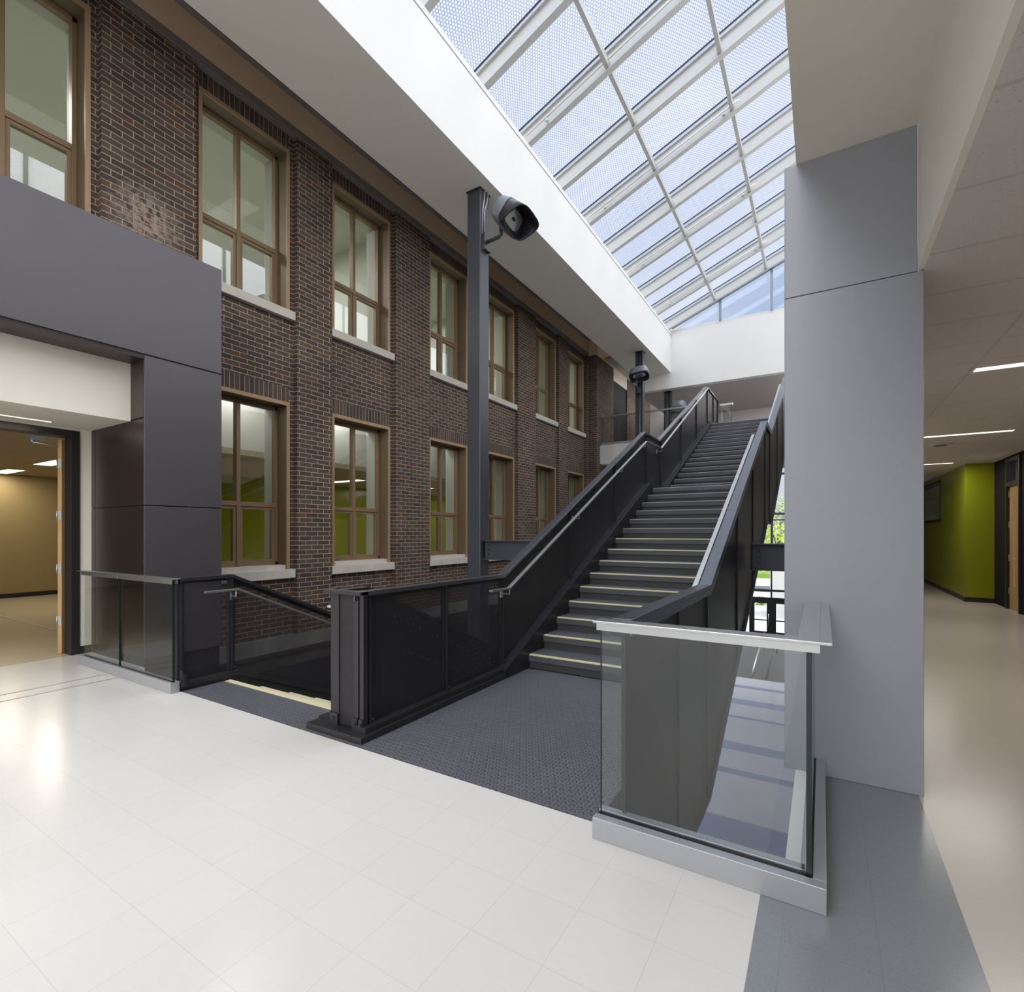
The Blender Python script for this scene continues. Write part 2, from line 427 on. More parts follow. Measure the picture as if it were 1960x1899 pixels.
# dark linear housings above the frieze
segs = [(-1.2, 2.95), (3.2, 7.55), (7.85, 12.2), (12.5, 16.9)]
where = ['nearest the camera, over the metal portal', 'second from the camera', 'behind the tall steel column', 'farthest from the camera']
for i, (a, b) in enumerate(segs):
    t = thing('linear_light_housing', 'long dark housing along the brick cornice, '+where[i], 'light fixture', (-7.0, a, 8.5), 'dark linear housings on the brick cornice')
    B(-7.16, -6.86, a, b, 8.5, 8.62).build('housing', M['soot'], t, .01)
    for e in (a-.02, b): B(-7.14, -6.88, e, e+.02, 8.49, 8.63).build('end_cap', M['molding'], t)

# windows of the brick wall -------------------------------------------------
XF = -7.68
def window(n, a, b, z0, z1, high):
    row = 'upper' if high else 'lower'
    o = thing('window_%d' % n, 'bronze framed four-pane window, number %d from the left in the %s row of the brick wall' % (n if not high else n-10, row), 'window',
              (XB, (a+b)/2, z0), kind='structure')
    zs = z0+.14
    MB().box(XB-.28, XB+.09, a-.06, b+.07, z0, zs).build('stone_sill', M['stone'], o, .006)
    m = MB()
    m.box(XF-.06, XB+.012, a, a+.035, zs, z1).box(XF-.06, XB+.012, b-.035, b, zs, z1).box(XF-.06, XB+.012, a, b, z1-.04, z1)
    m.build('casing', M['bronze_dark'], o)
    m = MB()
    m.box(XB, XB+.02, a-.012, a+.04, zs, z1+.012).box(XB, XB+.02, b-.04, b+.012, zs, z1+.012).box(XB, XB+.022, a-.012, b+.012, z1-.045, z1+.014)
    m.build('casing_edge', M['bronze_light'], o)
    zt = z0+.14+(z1-z0-.14)*.385; ym = (a+b)/2
    MB().box(XF-.05, XB-.02, a+.035, b-.035, zs, zs+(.03 if high else .07)).build('inner_sill', M['bronze'] if high else M['stone'], o)
    zb = zs+(.03 if high else .07)
    m = MB()
    m.box(XF-.04, XF+.05, a+.035, a+.085, zb, z1-.04).box(XF-.04, XF+.05, b-.085, b-.035, zb, z1-.04)
    m.box(XF-.04, XF+.05, a+.035, b-.035, z1-.10, z1-.04).box(XF-.04, XF+.05, a+.035, b-.035, zb, zb+.045)
    m.build('frame', M['bronze'], o, .004)
    B(XF-.04, XF+.06, ym-.03, ym+.03, zb, z1-.04).build('mullion', M['bronze'], o, .004)
    B(XF-.04, XF+.058, a+.085, b-.085, zt-.035, zt+.035).build('transom', M['bronze'], o, .004)
    for ya, yb in ((a+.085, ym-.03), (ym+.03, b-.085)):
        m = MB(); q = .045
        m.box(XF-.03, XF+.04, ya, ya+q, zb+.045, zt-.035).box(XF-.03, XF+.04, yb-q, yb, zb+.045, zt-.035)
        m.box(XF-.03, XF+.04, ya+q, yb-q, zt-.035-q, zt-.035).box(XF-.03, XF+.04, ya+q, yb-q, zb+.045, zb+.045+q)
        s_ = m.build('sash', M['bronze'], o, .003)
        B(XF, XF+.008, ya+q, yb-q, zb+.045+q, zt-.035-q).build('pane', M['window_high' if high else 'window'], s_)
        B(XF, XF+.008, ya, yb, zt+.035, z1-.10).build('pane', M['window_high' if high else 'window'], o)
for i, (a, b) in enumerate(win):
    if i > 0: window(i, a, b, LO[0], LO[1], False)
    window(i+11, a, b, HI[0], HI[1], True)

# rooms behind the windows ---------------------------------------------------
r = MB()
for a, b in [(-4.2, win[0][0])]+[(win[i][1], win[i+1][0]) for i in range(6)]+[(win[-1][1], 24)]:
    if b > 3.6: r.box(XI, XB-.3, max(a, 3.6), b, 0, 4.0, 0)
    r.box(XI, XB-.3, a, b, 4.3, 8.4, 0)
for a, b in win:
    if a > 3: r.box(XI, XB-.3, a, b, 0, LO[0]+.1, 0).box(XI, XB-.3, a, b, LO[1]+.02, 4.0, 0)
    r.box(XI, XB-.3, a, b, 4.3, HI[0]+.1, 0).box(XI, XB-.3, a, b, HI[1]+.02, 8.4, 0)
struct('wall_inner_left', r, M['sage'])
r = MB()
r.box(-16.2, -16.0, -3, 5.9, 0, 2.85, 0).box(-12.2, -12.0, 5.9, 24, 0, 2.85, 1).box(-16.2, -12.0, 5.8, 5.9, 0, 2.85, 0)
r.box(-16.2, -7.85, -3.1, -3, 0, 2.85, 0).box(-16, -8.05, 24, 24.1, 0, 4, 1)
r.box(-13.6, -13.4, -3, 24, 4.3, 8.3, 2).box(-13.4, -8, -3.1, -3, 4.3, 8.3, 2).box(-13.4, -8, 24, 24.1, 4.3, 8.3, 2)
for y in (8.35, 12.7, 17.2): r.box(-13.4, XI, y, y+.12, 4.3, 8.3, 2)
struct('wall_classroom', r, [M['olive'], M['lime'], M['sage']])
struct('baseboard_classroom', MB().box(-16, -15.98, -3, 5.8, 0, .1).box(-12, -11.98, 5.9, 24, 0, .1), M['baseb'])
r = MB()
r.box(-16.2, -8.6, 3.3, 24, 2.85, 2.95, 0).box(-16.2, -8.0, -3, 3.3, 2.85, 2.95, 0).box(-8.7, -8.6, 3.3, 24, 2.95, 4.0, 2)
r.box(-16.2, -7.7, -3, 24, 4.0, 4.3, 1).box(-13.6, -7.7, -3, 24, 8.3, 8.4, 1)
struct('ceiling_classroom', r, [M['acoustic2'], M['sage'], M['white']])
def troffer(x0, x1, y0, y1, z, label, mat, group):
    t = thing('ceiling_light', label, 'ceiling light', ((x0+x1)/2, (y0+y1)/2, z), group)
    m = MB(); e = .02
    m.box(x0-e, x0, y0-e, y1+e, z-.012, z).box(x1, x1+e, y0-e, y1+e, z-.012, z).box(x0, x1, y0-e, y0, z-.012, z).box(x0, x1, y1, y1+e, z-.012, z)
    m.build('trim_ring', M['white'], t)
    B(x0, x1, y0, y1, z-.008, z-.001).build('diffuser', mat, t)
    return t
troffer(-13.2, -11.98, 3.6, 3.88, 2.85, 'square-cut fluorescent panel nearer the open classroom door', M['lamp_warm'], 'classroom ceiling lights')
troffer(-15.85, -14.63, 3.6, 3.88, 2.85, 'fluorescent panel deeper in the classroom, at the photo left edge', M['lamp_warm'], 'classroom ceiling lights')
wl = ['second window from the portal', 'third window from the portal', 'window behind the tall column']
for i, y in enumerate((8.9, 11.6, 14.3)):
    troffer(-11.2, -9.98, y, y+.28, 2.85, 'warm ceiling light glimpsed through the lower %s' % wl[i], M['lamp_warm'], 'ceiling lights behind the lower windows')

# passage and left door -------------------------------------------------------
p = MB()
p.box(-8.0, -7.85, 2.58, 2.72, 0, 2.8).box(-8.0, -7.85, -4, 2.58, 2.755, 2.8).box(-8.0, -7.85, -4, .4, 0, 2.755)
p.box(-8.06, -7.85, 2.72, 3.6, 0, 4.0)
struct('wall_passage', p, M['offwhite'])
struct('baseboard_passage', B(-7.85, -7.838, 2.58, 2.70, 0, .095), M['baseb'])
struct('ceiling_passage', MB().box(-7.85, -6.78, -4, 2.70, 2.78, 2.9).box(-6.9, -6.78, -4, 2.70, 2.9, 3.44), M['offwhite'])
t = thing('linear_ceiling_light', 'thin bright linear light in the white passage ceiling by the left door', 'ceiling light', (-7.57, .8, 2.78))
B(-7.595, -7.545, -.6, 2.23, 2.774, 2.779).build('diffuser', M['lamp'], t)
MB().box(-7.602, -7.595, -.6, 2.237, 2.772, 2.78).box(-7.545, -7.538, -.6, 2.237, 2.772, 2.78).box(-7.602, -7.538, 2.23, 2.237, 2.772, 2.78).build('trim_ring', M['white'], t)
d = thing('door_1', 'black framed classroom doorway with the maple door folded open, left edge', 'door', (-7.9, 1.5, 0), kind='structure')
MB().box(-8.02, -7.83, 2.49, 2.58, 0, 2.75).box(-8.02, -7.83, .4, 2.49, 2.67, 2.75).box(-8.02, -7.83, .4, .49, 0, 2.67).build('door_frame', M['frame_black'], d, .004)
lf = MB().box(0, .92, -.023, .022, .01, 2.65).build('door_leaf', M['wood'])
lf.parent = d; lf.location = Vector((-8.045, 2.45, 0))-ORG[d.name]; lf.rotation_euler = (0, 0, R(128))
for z in (.36, 1.0, 1.66, 2.3):
    h = MB().box(-.004, .0, -.021, .015, z, z+.115).tube([(-.006, .026, z), (-.006, .026, z+.115)], .008).build('hinge', M['stainless']); h.parent = lf
m = MB().box(-8.10, -8.03, 2.17, 2.31, 2.62, 2.67)
m.tube([(-8.07, 2.20, 2.63), (-8.07, 2.20, 2.59)], .014).tube([(-8.07, 2.20, 2.59), (-8.06, 2.44, 2.565)], .008)
m.build('door_closer', M['satin'], d)

# dark metal portal ------------------------------------------------------------
XO = -6.44
t = thing('metal_portal', 'dark metal clad portal around the passage at left, in front of the brick', 'portal', (XO, 2.7, 0))
B(XO-.03, XO, -4, 3.55, 3.495, 4.80).build('lintel_panel', M['portal'], t, .003)
B(XO-.03, XO, 2.70, 3.55, 1.812, 3.478).build('pillar_panel', M['portal'], t, .003)
B(XO-.03, XO, 2.70, 3.55, .09, 1.80).build('pillar_panel', M['portal'], t, .003)
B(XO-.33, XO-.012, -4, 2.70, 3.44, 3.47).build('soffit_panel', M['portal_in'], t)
m = MB().box(-7.3, XO-.012, -4, 3.545, 3.47, 4.79)
m.box(-7.3, XO-.04, 2.715, 3.545, -.3, 3.47)
m.build('carcass', M['black'], t)
B(-7.85, XO-.02, 2.712, 2.716, 0, 2.79).build('backing', M['black'], t)
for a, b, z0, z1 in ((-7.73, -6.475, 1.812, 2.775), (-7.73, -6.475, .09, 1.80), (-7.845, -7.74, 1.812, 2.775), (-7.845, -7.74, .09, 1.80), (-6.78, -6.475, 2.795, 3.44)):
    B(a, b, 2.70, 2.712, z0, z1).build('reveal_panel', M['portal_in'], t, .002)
MB().box(-7.29, -7.0, 2.75, 3.42, 4.79, 4.80).box(-7.29, -7.28, 2.75, 3.42, 4.80, 4.93).build('wall_flange', M['portal'], t)

# ------------------------------------------------------- white bulkhead and soffit
m = MB()
m.box(-6.03, -4.80, -4, 19.0, 7.39, 7.45, 0); m.box(-4.80, -4.76, -4, 19.0, 7.39, 8.76, 1)
m.box(-4.80, -4.785, -4, 19.0, 8.76, 8.775, 2); m.box(-4.82, -4.752, -4, 19.0, 8.775, 8.87, 1)
m.box(-6.03, -4.80, -4, 19.0, 7.45, 8.8, 0); m.box(-7.8, -5.22, -4, 24, 9.15, 9.3, 0); m.box(-5.4, -5.22, -4, 19.0, 8.8, 9.15, 1)
struct('ceiling_soffit', m, [M['soffit'], M['white'], M['black']])
m = MB().box(-6.03, 3.2, 19.0, 19.25, 6.82, 8.93)
struct('wall_end', m, M['white'])
m = MB().box(-6.03, 3.2, 19.25, 24.1, 6.82, 6.95, 0).box(-7.6, -6.03, 18.0, 24.1, 7.96, 8.05, 0).box(-6.03, 3.2, 24.0, 24.15, 4.71, 6.82, 1).box(-7.6, -6.03, 24.0, 24.15, 4.71, 8.05, 1)
M['lobby_ceiling'] = plain('lobby_ceiling_paint', (178, 172, 170), .65, var=.02)
struct('ceiling_lobby', m, [M['lobby_ceiling'], M['backwall']])

# ------------------------------------------------------------------------ skylight
SL = .408
def zp(x): return 9.34+SL*(x+4.76)
XR = -.1
sk = thing('skylight', 'sloping glazed skylight of white steel rafters and dotted glass panes', 'skylight', (-2.4, 8, 9.8), kind='structure')
ry = [7.0+1.475*k-.06 for k in range(-7, 9)]
for y in ry:
    def sec(xa, xb, d0, d1, ya, yb, mb, mi=0):
        mb.prism([(xa, zp(xa)-d0), (xb, zp(xb)-d0), (xb, zp(xb)-d1), (xa, zp(xa)-d1)], 'y', ya, yb, mi)
    yc = y+.05
    XL = -5.25
    m = MB()
    sec(XL, XR, .09, .11, yc-.06, yc+.06, m); sec(XL, XR, .11, .40, yc-.012, yc+.012, m); sec(XL, XR, .40, .425, yc-.06, yc+.06, m)
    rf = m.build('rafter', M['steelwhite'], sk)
    m = MB(); sec(XL, XR, .0, .09, yc-.04, yc+.04, m); m.build('glazing_bar', M['alu'], rf)
    m = MB(); sec(XL, XR, -.004, .02, yc-.052, yc+.052, m); m.build('gasket', M['black'], rf)
px_ = [-5.2, -3.2, -1.6, XR]
for i in range(len(ry)-1):
    a, b = ry[i]+.05, ry[i+1]+.05
    for x in (-3.2, -1.6):
        m = MB().prism([(x-.035, zp(x)-.27), (x+.035, zp(x)-.255), (x+.035, zp(x)-.38), (x-.035, zp(x)-.38)], 'y', a+.02, b-.02)
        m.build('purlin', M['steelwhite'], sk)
    for xa, xb in zip(px_, px_[1:]):
        MB().prism([(xa, zp(xa)), (xb, zp(xb)), (xb, zp(xb)+.012), (xa, zp(xa)+.012)], 'y', a+.03, b-.03).build('glass_pane', M['frit'], sk)
# sprinkler pipes under every second rafter
desc = ['nearest the camera', 'second from the camera', 'third from the camera', 'closest to the white end wall']
for i, k in enumerate((8, 10, 12, 14)):
    y = ry[k]+.05-.1
    t = thing('sprinkler_pipe', 'thin white sprinkler pipe slung beside a skylight rafter, '+desc[i], 'pipe', (-4.6, y, zp(-4.6)-.45), 'sprinkler pipes under the skylight')
    MB().tube([(x, y, zp(x)-.30) for x in (-4.9, -1.5)]+[(-1.45, y, zp(-1.5)-.30)], .017).build('pipe', M['white'], t)
    for x in (-4.25, -2.0):
        MB().tube([(x, y, zp(x)-.31), (x, y+.085, zp(x)-.16)], .006, 6).build('hanger', M['white'], t)
    for x in (-4.35, -1.75):
        MB().tube([(x, y, zp(x)-.31), (x, y, zp(x)-.38)], .012, 8).tube([(x, y, zp(x)-.38), (x, y, zp(x)-.39)], .03, 10).build('sprinkler_head', M['stainless'], t)
# gable glazing at the end
g = thing('window_30', 'blue triangular gable window above the white end wall', 'window', (-2.4, 19, 8.93), kind='structure')
GY = 18.96
def zg(x): return zp(x)-.31
MB().prism([(-4.55, 8.94), (-3.09, 8.94), (-3.09, zg(-3.09)-.1)], 'y', GY, GY+.01).build('pane', M['gable'], g)
MB().prism([(-3.01, 8.94), (-1.48, 8.94), (-1.48, zg(-1.48)-.1), (-3.01, zg(-3.01)-.1)], 'y', GY, GY+.01).build('pane', M['gable'], g)
MB().prism([(-1.40, 8.94), (XR, 8.94), (XR, zg(XR)-.1), (-1.40, zg(-1.40)-.1)], 'y', GY, GY+.01).build('pane', M['gable'], g)
m = MB().prism([(-4.7, zg(-4.7)), (XR, zg(XR)), (XR, zg(XR)-.1), (-4.7, zg(-4.7)-.1)], 'y', GY-.03, GY+.05)
m.prism([(-4.7, zg(-4.7)+.31), (XR, zg(XR)+.31), (XR, zg(XR)), (-4.7, zg(-4.7))], 'y', GY+.0, GY+.05)
m.build('sloped_frame', M['alu'], g)
for x in (-3.05, -1.44): B(x-.04, x+.04, GY-.03, GY+.05, 8.93, zg(x)-.06).build('mullion', M['alu'], g)

# wall over the right bulkhead: unseen dotted glazing, made bright to light the brick
m = MB()
m.box(-.141, .465, -4, 24, 3.83, 5.2, 0); m.box(.465, .493, -4, 3.68, 3.0, 5.2, 0); m.box(-.10, .465, 4.5, 24, 3.0, 3.83, 0)
struct('ceiling_bulkhead', m, [M['soffit']])
cw = thing('window_31', 'unseen high dotted glazing over the right bulkhead, shaped to light the brick', 'window', (-.1, 8, 5.2), kind='structure')
for i in range(len(ry)-1):
    a, b = ry[i]+.05, ry[i+1]+.05
    B(-.12, -.108, a+.04, b-.04, 5.3, zp(XR)).build('pane', M['frit_v'], cw)
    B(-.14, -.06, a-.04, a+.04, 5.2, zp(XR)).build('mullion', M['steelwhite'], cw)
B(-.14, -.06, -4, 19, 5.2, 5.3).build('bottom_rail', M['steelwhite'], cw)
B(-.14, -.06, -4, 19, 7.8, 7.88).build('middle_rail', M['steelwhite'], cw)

# ----------------------------------------------------------------- grey clad column
t = thing('clad_column', 'wide light grey metal clad column right of the stair', 'column', (.14, 3.68, 0))
B(-.207, .493, 3.68, 8.0, 0, 2.991).build('lower_panel', M['clad'], t, .004)
B(-.207, .466, 3.68, 8.0, 2.995, 3.83).build('upper_panel', M['clad'], t, .004)
B(-.2, .46, 3.69, 7.99, 2.98, 3.0).build('joint', M['steel'], t)

# -------------------------------------------------------------------------- corridor
struct('ceiling_corridor', MB().box(.493, 8, -4, 30, 3.0, 3.1), M['acoustic'])
m = MB().box(2.66, 2.8, 14.6, 17.3, 0, 3.0).box(2.66, 2.8, 17.3, 21, 0, 1.8).box(2.66, 2.8, 17.3, 21, 2.9, 3.0).box(2.66, 2.8, 21, 30, 0, 3.0).box(2.8, 3.2, 14.6, 14.75, 0, 3.0)
m.box(.493, 2.8, 30, 30.1, 0, 3.0)
struct('wall_corridor', m, M['lime'])
struct('baseboard_corridor', MB().box(2.648, 2.66, 14.59, 30, 0, .1).box(2.648, 3.13, 14.588, 14.6, 0, .1), M['baseb'])
struct('wall_right', MB().box(3.13, 3.3, 13.72, 14.6, 0, 3.0).box(3.13, 3.3, 8, 12.9, 0, 3.0).box(3.13, 3.3, 12.9, 13.72, 2.95, 3.0), M['dark_panel'])
o = thing('window_32', 'black framed borrowed-light window in the lime corridor wall', 'window', (2.7, 19, 1.8), kind='structure')
MB().box(2.64, 2.82, 17.3, 17.36, 1.8, 2.9).box(2.64, 2.82, 20.9, 21, 1.8, 2.9).box(2.64, 2.82, 17.3, 21, 1.8, 1.86).box(2.64, 2.82, 17.3, 21, 2.84, 2.9).build('window_frame', M['frame_black'], o)
B(2.72, 2.728, 17.36, 20.9, 1.86, 2.84).build('pane', M['window'], o)
struct('wall_office', MB().box(4.6, 4.7, 14, 24, 0, 3.0).box(2.8, 4.6, 24, 24.1, 0, 3), M['offwhite'])
d = thing('door_2', 'maple door with narrow glass slot in the dark corridor wall', 'door', (3.13, 13.3, 0), kind='structure')
MB().box(3.10, 3.28, 13.67, 13.74, 0, 2.95).box(3.10, 3.28, 12.88, 12.95, 0, 2.95).box(3.10, 3.28, 12.95, 13.67, 2.41, 2.49).box(3.10, 3.28, 12.95, 13.67, 2.88, 2.95).build('door_frame', M['frame_black'], d)
lf = MB().box(3.15, 3.19, 12.95, 13.36, .01, 2.41).box(3.15, 3.19, 13.42, 13.67, .01, 2.41).box(3.15, 3.19, 13.36, 13.42, .01, .45).box(3.15, 3.19, 13.36, 13.42, 2.2, 2.41).build('door_leaf', M['wood'], d)
B(3.165, 3.173, 13.36, 13.42, .45, 2.2).build('glass_slot', M['window'], lf)
MB().box(3.14, 3.15, 13.03, 13.09, .85, 1.15).tube([(3.15, 13.06, 1.0), (3.09, 13.06, 1.0), (3.09, 13.2, 1.0)], .011).build('lever_handle', M['satin'], lf)
for z in (.3, .95, 1.6, 2.2): B(3.135, 3.15, 13.66, 13.69, z, z+.12).build('hinge', M['satin'], lf)
B(3.17, 3.178, 12.95, 13.67, 2.49, 2.88).build('transom_pane', M['window'], d)
ln = ['nearest the camera, cut by the photo right edge', 'second from the camera', 'farthest down the corridor']
for i, y in enumerate((6.12, 10.05, 14.1)):
    troffer(1.19, 2.38, y, y+.13, 3.0, 'slim linear corridor light '+ln[i], M['lamp'], 'linear corridor lights')
t = thing('ceiling_diffuser', 'round flat air diffuser in the corridor ceiling tiles', 'vent', (1.71, 11.16, 3.0))
MB().tube([(1.71, 11.16, 3.0), (1.71, 11.16, 2.985)], .17, 20).build('ring', M['acoustic'], t)
MB().tube([(1.71, 11.16, 2.984), (1.71, 11.16, 2.975)], .09, 16).build('plate', M['molding'], t)

# ------------------------------------------------------------------- steel columns
def column(x1, y0, z0, z1, label, w=.27, hsec=False):
    t = thing('steel_column', label, 'column', (x1-w/2, y0+w/2, z0), 'grey steel columns along the soffit')
    if hsec:
        m = MB().box(x1-w, x1-w+.025, y0, y0+w, z0, z1).box(x1-.025, x1, y0, y0+w, z0, z1).box(x1-w+.025, x1-.025, y0+w/2-.01, y0+w/2+.01, z0, z1)
        m.build('shaft', M['steel'], t)
        MB().tube([(x1-w/2, y0+.1, z0+.2), (x1-w/2, y0+.1, z1)], .012).build('conduit', M['satin'], t)
    else:
        B(x1-w, x1, y0, y0+w, z0, z1).build('shaft', M['steel'], t, .012)
    B(x1-w-.015, x1+.015, y0-.015, y0+w+.015, z1-.02, z1-.002).build('cap_plate', M['steeldark'], t)
    B(x1-w-.08, x1+.08, y0-.08, y0+w+.08, z0, z0+.025).build('base_plate', M['steeldark'], t)
    return t
c1 = column(-4.97, 7.1, -4.74, 7.39, 'tall dark grey steel column in front of the brick, nearest the camera')
m = MB()
for dx in (0, .05):
    m.tube([(-4.965, 7.16+dx, 6.62), (-4.955, 7.16+dx, 7.05), (-4.94, 7.18+dx*1.6, 7.2), (-4.945, 7.2+dx*2, 7.34), (-4.95, 7.22+dx, 7.39)], .011)
m.build('conduit', M['satin'], c1)
column(-4.95, 16.2, -4.74, 7.39, 'far steel column carrying a floodlight, between brick doorway and stair', .24, True)
column(-4.86, 19.35, 4.71, 6.82, 'short steel column behind the far glass guard, under the white end wall', .24, True)

def ibeam(xa, xb, y, z0, z1, label, plate_x):
    t = thing('steel_beam', label, 'beam', ((xa+xb)/2, y, z0), 'steel beams holding the stair')
    m = MB().box(xa, xb, y-.08, y+.08, z0, z0+.016).box(xa, xb, y-.08, y+.08, z1-.016, z1).box(xa, xb, y-.006, y+.006, z0+.016, z1-.016)
    m.build('profile', M['steel'], t)
    s_ = 1 if plate_x == xa else -1
    pl = B(min(plate_x, plate_x+s_*.015), max(plate_x, plate_x+s_*.015), y-.09, y+.09, z0+.01, z1-.01).build('end_plate', M['steeldark'], t)
    m = MB()
    for k in range(3):
        z = z0+.09+k*.08; m.tube([(plate_x+s_*.1, y-.02, z), (plate_x+s_*.1, y-.006, z)], .014, 6)
    m.build('bolts', M['steeldark'], pl)
ibeam(-4.969, -2.95, 7.235, 1.045, 1.372, 'dark steel beam joining the tall column to the stair left side', -4.969)
ibeam(-.79, -.2075, 7.235, 1.02, 1.362, 'dark steel beam between the stair right side and the grey clad column', -.79)

def floodlight(pos, aim, roll_up, mount, label, size=1.0, vis=1.0):
    """domed housing open along aim; mount = points of the bracket arm"""
    d = Vector(aim).normalized(); u = Vector(roll_up); u = (u-d*u.dot(d)).normalized(); s_ = d.cross(u)
    P = Vector(pos)
    t = thing('floodlight', label, 'floodlight', mount[0], 'floodlights on the steel columns')
    hw, hh = .30*size, .19*size
    def ring(k, sc, tilt=0.0, n=28):
        out = []
        for i in range(n):
            a = 2*math.pi*i/n; ca, sa = math.cos(a), math.sin(a); e = .55
            x = math.copysign(abs(ca)**e, ca)*hw*sc; y = math.copysign(abs(sa)**e, sa)*hh*sc
            out.append(P+s_*x+u*y+d*(k*size+tilt*y))
        return out
    def loft(rings, name, mat, par, cap0=True, cap1=False):
        m = MB(); V = [[m.bm.verts.new(p) for p in r_] for r_ in rings]; n = len(V[0])
        for a, b in zip(V, V[1:]):
            for i in range(n): m.bm.faces.new((a[i], a[(i+1)%n], b[(i+1)%n], b[i])).smooth = True
        if cap0: m.bm.faces.new(V[0][::-1])
        if cap1: m.bm.faces.new(V[-1])
        return m.build(name, mat, par)
    h = loft([ring(-.27, .35), ring(-.255, .6), ring(-.21, .82), ring(-.13, .96), ring(-.03, 1.0), ring(.0, 1.0)], 'housing', M['flood'], t)
    loft([ring(.004, 1.03), ring(.03, 1.03), ring(.03, .98), ring(.004, .98)], 'seam_band', M['flood'], h, False)
    loft([ring(.03, 1.0), ring(.12*vis, 1.0, .25*vis), ring(.20*vis, .99, .55*vis), ring(.20*vis, .93, .55*vis), ring(.12*vis, .93, .25*vis), ring(.02, .9)], 'visor', M['flood_dark'], t, False)
    loft([ring(.02, .90), ring(.024, .9)], 'lens', M['flood_dark'], t, True, True)
    rf = loft([ring(.03, .62), ring(.034, .62)], 'reflector', M['reflector'], t, True, True)
    loft([ring(.036, .12), ring(.05, .10)], 'bulb_cap', M['flood_dark'], rf, True, True)
    MB().tube(mount, .03, 10).build('arm', M['steel'], t)
    return t
t = floodlight((-4.36, 7.15, 6.68), (.80, -.02, -.62), (.6, .1, .8), [(-4.93, 7.24, 6.50), (-4.68, 7.22, 6.50), (-4.62, 7.22, 6.53), (-4.62, 7.2, 6.74)],
               'domed grey floodlight on the tall near column, facing down to the right', 1.12)
m = MB().box(-4.969, -4.93, 7.17, 7.31, 6.36, 6.64).box(-4.969, -4.90, 7.16, 7.33, 6.345, 6.36); m.build('bracket', M['steel'], t)
t = floodlight((-4.97, 15.9, 6.52), (.12, -.36, -.92), (0, .9, -.3), [(-5.07, 16.19, 6.12), (-5.07, 16.0, 6.12), (-5.07, 15.93, 6.2), (-5.07, 15.95, 6.42)],
               'boxy grey floodlight on the far column beside the brick doorway', 1.02, .45)
B(-5.13, -5.01, 16.08, 16.19, 6.0, 6.16).build('bracket', M['steel'], t)
t = floodlight((-4.48, 19.15, 6.12), (.25, .75, -.35), (0, .3, 1), [(-4.85, 19.47, 6.02), (-4.7, 19.4, 6.0), (-4.5, 19.3, 6.0), (-4.48, 19.2, 6.05)],
               'round backed floodlight behind the far glass guard, seen from behind', .95)
B(-4.859, -4.83, 19.41, 19.53, 5.9, 6.12).build('bracket', M['steel'], t)

# -------------------------------------------------------------------- main stair
RI, RU = .157, .345
Y1, Y2 = 4.905, 11.02
sx0, sx1 = -2.775, -.93
st = thing('staircase', 'long dark straight staircase rising to the upper floor', 'staircase', (-1.84, Y1, 0))
def step_down(y, z, parent, xa, xb):
    m = MB().box(xa, xb, y-RU-.03, y, z-.035, z, 0).box(xa, xb, y-.012, y, z-.075, z-.035, 0).box(xa, xb, y-.045, y-.022, z-RI, z-.035, 1)
    s_ = m.build('step', [M['tread'], M['riser']], parent)
    MB().box(xa+.01, xb-.01, y-.055, y+.004, z-.012, z+.003).build('nosing_strip', M['nosing'], s_)
def step(y, z, parent, xa=sx0, xb=sx1, run=RU, rise=RI):
    m = MB()
    m.box(xa, xb, y, y+run+.03, z-.035, z, 0).box(xa, xb, y, y+.012, z-.075, z-.035, 0).box(xa, xb, y+.022, y+.045, z-rise-.0, z-.035, 1)
    s_ = m.build('step', [M['tread'], M['riser']], parent)
    MB().box(xa+.01, xb-.01, y-.004, y+.03, z-(.012 if z < 1.5 else .006), z+.003).build('nosing_strip', M['nosing'] if z < 1.5 else M['nosing_grey'], s_)
for k in range(1, 15): step(Y1+RU*(k-1), RI*k, st)
zl = RI*15
m = MB().box(sx0, sx1, Y1+RU*14, Y2+.05, zl-.04, zl, 0).box(sx0, sx1, Y1+RU*14, Y1+RU*14+.012, zl-.075, zl-.04, 0).box(sx0, sx1, Y1+RU*14+.022, Y1+RU*14+.045, zl-RI, zl-.035, 1)
l_ = m.build('landing', [M['stud'], M['riser']], st)
MB().box(sx0+.01, sx1-.01, Y1+RU*14-.004, Y1+RU*14+.03, zl-.006, zl+.003).build('nosing_strip', M['nosing_grey'], l_)
for k in range(1, 15): step(Y2+RU*(k-1), zl+RI*k, st)
step(Y2+RU*14, zl+RI*15, st, run=.32)
yb = Y1+RU*14
soff = [(Y1-.1, -.3), (yb, zl-.42), (Y2, zl-.42), (16.15, 4.2)]
MB().ribbon(soff, -.02, .02, sx0, sx1).build('soffit_plate', M['steeldark'], st)
strl = [(4.44, .03), (9.56, 2.37), (10.78, 2.39), (15.9, 4.71), (17.3, 4.73)]
MB().ribbon(strl, -.33, .06, sx0-.03, sx0).build('stringer', M['steeldark'], st)
MB().ribbon(strl, -.33, .02, sx1, sx1+.025).build('stringer', M['steeldark'], st)
MB().box(-2.92, sx0, 2.70, 4.46, 0, .05).build('curb', M['steeldark'], st)

